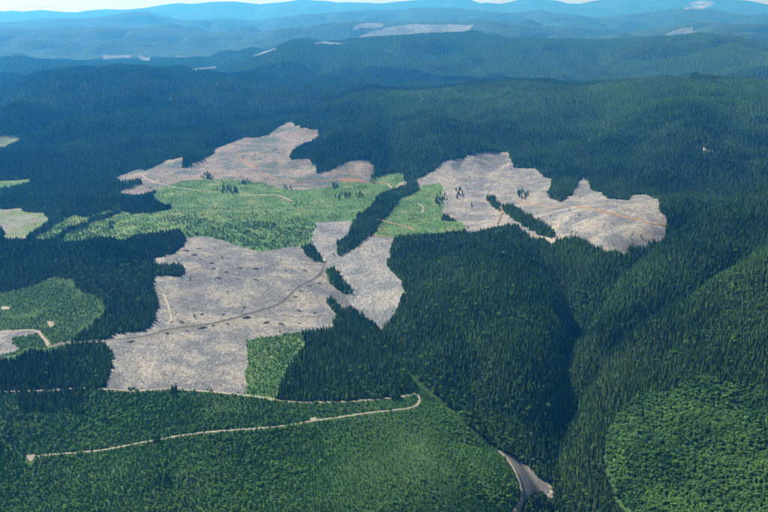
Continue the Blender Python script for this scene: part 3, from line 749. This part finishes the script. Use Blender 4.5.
scatter('broadleaf_trees', L_LEAF, *a, 'lighter broad-leaved trees mixed into the conifers along the draws', 'trees')
k = isl & (np.hypot(fx, fy) >= 4000)
a = pack(fx[k], fy[k], fz[k], fh[k] * .7, rng.uniform(.9, 1.3, k.sum()), ft[k] + .15)
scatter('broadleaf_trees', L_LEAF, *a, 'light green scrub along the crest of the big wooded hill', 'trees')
# hills beyond
for r0, r1, sp, hs, lb in ((5400, 7900, 11.0, 19, 'blue hazy conifer forest covering the hill at upper left'), (7900, 11200, 15.5, 24, 'blue green forest covering the long middle ridge')):
    x, y, z = fan_points(r0, r1, sp, 27)
    keep = rng.random(len(x)) > .05
    for nm, mt, l2, pts in FAR:
        pw = region(pts, 3); keep &= ~inside(x, y, pw)
    l0 = look(LAB, x, y); keep &= (l0 == 0)
    x, y, z = x[keep], y[keep], z[keep]
    t_ = (.16 if r0 < 7000 else .85) + .22 * vnoise(x, y, 500, 9) + .16 * vnoise(x, y, 160, 10)  # middle ridge crowns tinted much lighter, painting its face as sunlit
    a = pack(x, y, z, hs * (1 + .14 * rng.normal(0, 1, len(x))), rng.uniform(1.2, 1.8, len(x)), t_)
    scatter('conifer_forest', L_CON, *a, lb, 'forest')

# ------------------------------------------------------------------ young growth
def growth(sel_ids, sp, hmean, hsd, r0=900, r1=4600, keepp=.95, own=.2, patch=None):
    x, y, z = fan_points(r0, r1, sp)
    l0 = look(LAB, x, y); i0 = look(ISL, x, y)
    h = np.maximum(hmean * (1 + .25 * vnoise(x, y, 90, 11)) + rng.normal(0, hsd, len(x)), .8)
    rd = look(RMASK, x, y, False) | look(RMASK, *shifted(x, y, z, own * h), False)
    ok = np.isin(l0, sel_ids) & (i0 == 0) & ~rd & (rng.random(len(x)) < keepp)
    if patch is not None: ok &= vnoise(x, y, patch[0], 12) > patch[1]
    return [q[ok] for q in (x, y, z, h)]
x, y, z, h = growth([IS2], 3.8, 5.3, 1.4)
qx, qy = project(x, y, z)
lit = np.exp(-(((qx - 430) / 90) ** 2 + ((qy - 450) / 45) ** 2))  # sunlit middle of the slope, put into the crown tint below
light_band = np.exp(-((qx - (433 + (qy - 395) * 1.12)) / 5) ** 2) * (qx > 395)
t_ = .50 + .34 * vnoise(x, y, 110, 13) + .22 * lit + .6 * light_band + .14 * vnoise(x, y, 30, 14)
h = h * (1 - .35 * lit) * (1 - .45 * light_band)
lf = rng.random(len(x)) < .22 + .25 * vnoise(x, y, 70, 15)
s_ = F * h / np.sqrt(x ** 2 + y ** 2 + (z - H) ** 2)
c_ = np.nonzero((qx > 4) & (qx < 500) & (qy < 517) & (qy > 440))[0]; c_ = c_[np.argsort(-s_[c_])][:150]
one = np.zeros(len(x), bool); one[c_] = True
for k in c_:
    tree('young_conifer', YCROWN, YTRUNK, x[k], y[k], z[k], h[k], random.uniform(.9, 1.2), t_[k], 'bushy young conifer of the second growth along the bottom edge of the picture', 'young tree', 'nearest young conifers of the second growth')
k = ~lf & ~one
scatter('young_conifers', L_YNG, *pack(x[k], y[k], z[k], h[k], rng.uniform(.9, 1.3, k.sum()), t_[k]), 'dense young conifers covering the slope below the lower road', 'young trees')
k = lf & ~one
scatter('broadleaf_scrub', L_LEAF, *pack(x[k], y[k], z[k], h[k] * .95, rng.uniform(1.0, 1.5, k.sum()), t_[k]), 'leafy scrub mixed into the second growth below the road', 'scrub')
# round bushy hillside
x, y, z, h = growth([ISB], 4.4, 6.6, 1.7)
qx, qy = project(x, y, z)
t_ = .28 + .28 * vnoise(x, y, 70, 16) + .26 * vnoise(x, y, 22, 17)
c_ = np.nonzero((qx > 600) & (qx < 764) & (qy < 517))[0]; s_ = F * h / np.sqrt(x ** 2 + y ** 2 + (z - H) ** 2)
c_ = c_[np.argsort(-s_[c_])][:120]; one = np.zeros(len(x), bool); one[c_] = True
for k in c_:
    tree('broadleaf_tree', LCROWN, YTRUNK, x[k], y[k], z[k], h[k], random.uniform(1.05, 1.4), t_[k], 'round leafy green tree of the bushy hillside at lower right', 'tree', 'larger leafy trees of the bushy hillside')
k = ~one
scatter('broadleaf_scrub', L_LEAF, *pack(x[k], y[k], z[k], h[k], rng.uniform(1.0, 1.5, k.sum()), t_[k]), 'round leafy regrowth on the hillside at lower right', 'scrub')
# plantations
for kk, (sid, lb) in enumerate(((ids['plantation'][0], 'young saplings on the long bright green plantation'), (ids['plantation'][1], 'young saplings on the small eastern plantation'),
                                (ids['plantation'][2], 'young conifers on the light green strip beside the dark block'), (ids['regrowth_clearing'][0], 'young conifers of the clearing at the left edge'))):
    near = kk >= 2
    x, y, z, h = growth([sid], 4.0 if near else 5.6, 3.6 if near else 2.6, .9 if near else .7, keepp=.9 if near else .75)
    qx, qy = project(x, y, z)
    thin = rng.random(len(x)) < .72 + .75 * vnoise(x, y, 38, 21) + (.35 if near else .05)
    x, y, z, h, qx, qy = [q_[thin] for q_ in (x, y, z, h, qx, qy)]
    h = h * (.7 + .6 * rng.random(len(x)))
    low = sstep((qy - 205) / 30) if kk == 0 else 0
    t_ = .5 + .25 * vnoise(x, y, 120, 18) + .1 * vnoise(x, y, 30, 19) - .25 * low - (.02 if kk == 3 else 0)
    h = h * (1 + .8 * low)
    lf = rng.random(len(x)) < .4
    scatter('saplings', L_YNG, *pack(x[~lf], y[~lf], z[~lf], h[~lf], rng.uniform(1.0, 1.5, (~lf).sum()), t_[~lf]), lb, 'saplings')
    scatter('leafy_scrub', L_LEAF, *pack(x[lf], y[lf], z[lf], h[lf] * .9, rng.uniform(1.2, 1.9, lf.sum()), t_[lf]), 'leafy scrub among the ' + lb.split(' on ')[0].split(' of ')[0] + ' ' + lb.split(' ', 2)[2], 'scrub')

# ------------------------------------------------------------------ slash on the clearcuts
CUT = ids['clearcut'] + ids['gravel_slope']
for sid in CUT:
    c = COVER[sid - 1]
    sp = 4.4 if c[1] != 'pink' else 7.5
    x, y, z, h = growth([sid], sp, 1.0, .1, keepp=.62)
    n = len(x)
    if not n: continue
    s = rng.uniform(1.8, 5.5, n) * (1.5 if c[1] == 'pink' else 1.0) * (.5 if c[0] == 'gravel_slope' else 1)
    scl = np.column_stack([s, s * rng.uniform(.7, 1.3, n), s * rng.uniform(.7, 1.2, n)])
    # logs lie mostly down the slope
    e = 4.0; gx = (hgt(x + e, y) - hgt(x - e, y)); gy = (hgt(x, y + e) - hgt(x, y - e))
    ang = np.arctan2(gy, gx) + rng.normal(0, .7, n)
    rot = np.column_stack([rng.normal(0, .06, n), rng.normal(0, .06, n), ang])
    scatter('slash_debris', L_LOG, np.column_stack([x, y, z + .05]), scl, rot, np.zeros(n), 'scattered logs and slash lying on the ' + c[2].split(' with ')[0].split(' crossed ')[0], 'slash')
    if c[1] in ('grey', 'steep'):
        x, y, z, h = growth([sid], 13, 1.3, .5, keepp=.35, patch=(60, .1))
        scatter('stump_sprouts', L_YNG, *pack(x, y, z, h, rng.uniform(1.2, 2, len(x)), .2 + .2 * rng.random(len(x))), 'low green sprouts dotting the ' + c[2].split(' with ')[0].split(' crossed ')[0], 'sprouts')

# ------------------------------------------------------------------ clumps of single conifers
for cx_, cy_, hw, hh, n, lb in CLUMPS:
    pts = []
    while len(pts) < n:
        a, b_ = random.uniform(-1, 1), random.uniform(-1, 1)
        if a * a + b_ * b_ <= 1: pts.append((cx_ + a * hw, cy_ + b_ * hh))
    g = ground(np.array([p[0] for p in pts]), np.array([p[1] for p in pts]))
    zz = hgt(g[:, 0], g[:, 1]); d = np.hypot(g[:, 0], g[:, 1])
    for (gx, gy), z_, dd in zip(g, zz, d):
        hgt_ = random.uniform(12, 18) * (1.1 if dd > 2500 else 1.0)
        tree('conifer_tree', CROWN, TRUNK, gx, gy, z_, hgt_, random.uniform(1.2, 1.7), random.uniform(.0, .22), lb, 'tree', 'conifers of ' + lb[:60])

# ------------------------------------------------------------------ slash piles
PILES = [(x / 4.79 + 100, y / 4.79 + 220) for x, y in [(470, 138), (410, 148), (535, 155), (450, 168), (585, 180), (478, 187), (533, 207), (543, 233), (665, 227), (745, 235), (605, 250), (565, 278), (655, 280), (745, 285), (690, 420), (487, 453), (590, 453), (700, 468), (610, 497), (390, 488)]]
PILES += [(x / 4.27 + 240, y / 4.27 + 210) for x, y in [(65, 252), (195, 258), (275, 258), (345, 232), (68, 296), (163, 285), (18, 415), (250, 430), (320, 440), (190, 450), (25, 462), (110, 482), (175, 487), (255, 485), (258, 345), (235, 370), (335, 312), (290, 322)]]
PILES += [(x / 4.79 + 90, y / 4.79 + 300) for x, y in [(435, 105), (590, 123), (535, 135), (465, 148), (370, 160), (195, 200)]]
def pile_mesh(seed):
    r_ = random.Random(seed); V, Fc = [], []
    n, rings = 11, 4
    V.append((0, 0, 1.0))
    for k in range(1, rings + 1):
        f = k / rings
        for q in range(n):
            a = 6.2832 * q / n
            s = f * r_.uniform(.82, 1.15)
            V.append((s * math.cos(a), s * .62 * math.sin(a), (1 - f ** 1.6) * r_.uniform(.7, 1.25) - (.15 if k == rings else 0)))
    for q in range(n): Fc.append((0, 1 + q, 1 + (q + 1) % n))
    for k in range(rings - 1):
        for q in range(n): Fc.append((1 + k * n + q, 1 + (k + 1) * n + q, 1 + (k + 1) * n + (q + 1) % n, 1 + k * n + (q + 1) % n))
    return new_mesh('mound', V, Fc, [M['pile']])
def pile_logs(seed):
    r_ = random.Random(seed); V, Fc = [], []
    for _ in range(26):
        c = Vector((r_.uniform(-.9, .9), r_.uniform(-.5, .5), 0)); c.z = max(.1, 1 - (c.x ** 2 + (c.y / .62) ** 2)) * .85
        a = r_.uniform(0, 6.28); d = Vector((math.cos(a), math.sin(a) * .7, r_.uniform(-.5, .5))).normalized()
        L = r_.uniform(.2, .5); w_ = r_.uniform(.02, .04); s1 = d.orthogonal().normalized() * w_; s2 = d.cross(s1).normalized() * w_; o = len(V)
        for s in (-1, 1):
            for p, q in ((1, 0), (0, 1), (-1, 0), (0, -1)): V.append(tuple(c + d * L * s + s1 * p + s2 * q))
        for q in range(4): Fc.append((o + q, o + (q + 1) % 4, o + 4 + (q + 1) % 4, o + 4 + q))
    return new_mesh('logs', V, Fc, [M['log']])
PM = [pile_mesh(s) for s in range(4)]; PLG = [pile_logs(s) for s in range(4)]
done = []
road_y = lambda x: np.interp(x, [105, 146, 167, 190, 211, 232, 250, 262, 280, 290, 306, 323], [341, 337, 330, 327, 324, 319, 314, 311, 305, 297, 284, 272])
g = ground(np.array([p[0] for p in PILES]), np.array([p[1] for p in PILES]))
for (gx, gy), (px, py) in zip(g, PILES):
    if any(math.hypot(gx - a, gy - b_) < 9 for a, b_ in done): continue
    done.append((gx, gy)); k = random.randrange(4)
    up = py < road_y(px)
    e = link('slash_pile', None, loc=(gx, gy, float(hgt(np.array([gx]), np.array([gy]))[0])), cat='slash pile',
             label='dark slash pile dotting the grey clearcut above the winding road' if up else 'dark slash pile dotting the grey clearcut below the winding road',
             group='slash piles above the winding road' if up else 'slash piles below the winding road')
    s = random.uniform(4, 11); e.scale = (s * random.uniform(.8, 1.3), s * random.uniform(.7, 1.1), random.uniform(1.4, 2.8)); e.rotation_euler = (0, 0, random.uniform(-1, 1))
    link('mound', PM[k], parent=e); link('log_heap', PLG[k], parent=e)

# ------------------------------------------------------------------ pale rock outcrops
def rock_mesh(seed):
    r_ = random.Random(seed); V, Fc = [], []
    n, rings = 9, 3
    V.append((r_.uniform(-.2, .2), r_.uniform(-.2, .2), 1.0))
    for k in range(1, rings + 1):
        f = k / rings
        for q in range(n):
            a = 6.2832 * q / n; s = f ** .6 * r_.uniform(.75, 1.2)
            V.append((s * math.cos(a), s * math.sin(a) * .8, (1 - f) * r_.uniform(.8, 1.25) - (.2 if k == rings else 0)))
    for q in range(n): Fc.append((0, 1 + q, 1 + (q + 1) % n))
    for k in range(rings - 1):
        for q in range(n): Fc.append((1 + k * n + q, 1 + (k + 1) * n + q, 1 + (k + 1) * n + (q + 1) % n, 1 + k * n + (q + 1) % n))
    return new_mesh('rock_outcrop', V, Fc, [M['rock']])
RK = [rock_mesh(s) for s in range(4)]
for pts, lb, gp, sz in ROCKS:
    g = ground(np.array([p[0] for p in pts], float), np.array([p[1] for p in pts], float))
    for gx, gy in g:
        o = link('rock_outcrop', random.choice(RK), loc=(gx, gy, float(hgt(np.array([gx]), np.array([gy]))[0])), label=lb, cat='rock', group=gp)
        s = sz * random.uniform(.6, 1.3); o.scale = (s, s * random.uniform(.5, 1), s * random.uniform(.4, .7)); o.rotation_euler = (0, 0, random.uniform(0, 6.28))

# ------------------------------------------------------------------ haze: one closed box of even air round camera and land
zl = float(GZ.min()) - 1.0; zh = max(float(GZ.max()), H) + 60
X1 = 71000
V = [(-X1, -X1, zl), (X1, -X1, zl), (X1, X1, zl), (-X1, X1, zl), (-X1, -X1, zh), (X1, -X1, zh), (X1, X1, zh), (-X1, X1, zh)]
hm = bpy.data.materials.new('haze'); hm.use_nodes = True
t = hm.node_tree; t.nodes.remove(t.nodes['Principled BSDF'])
pv = t.nodes.new('ShaderNodeVolumePrincipled')
pv.inputs['Color'].default_value = HAZE_COL + (1,)
pv.inputs['Density'].default_value = HAZE
pv.inputs['Anisotropy'].default_value = 0.45
pv.inputs['Absorption Color'].default_value = (1, 1, 1, 1)
t.links.new(pv.outputs[0], t.nodes['Material Output'].inputs['Volume'])
link('haze', new_mesh('haze', V, [(3, 2, 1, 0), (4, 5, 6, 7), (0, 1, 5, 4), (1, 2, 6, 5), (2, 3, 7, 6), (3, 0, 4, 7)], [hm]), kind='stuff', label='thin blue haze filling the air over the hills', cat='haze')
print('TREES', len(fx), 'relief', GZ.min(), GZ.max())
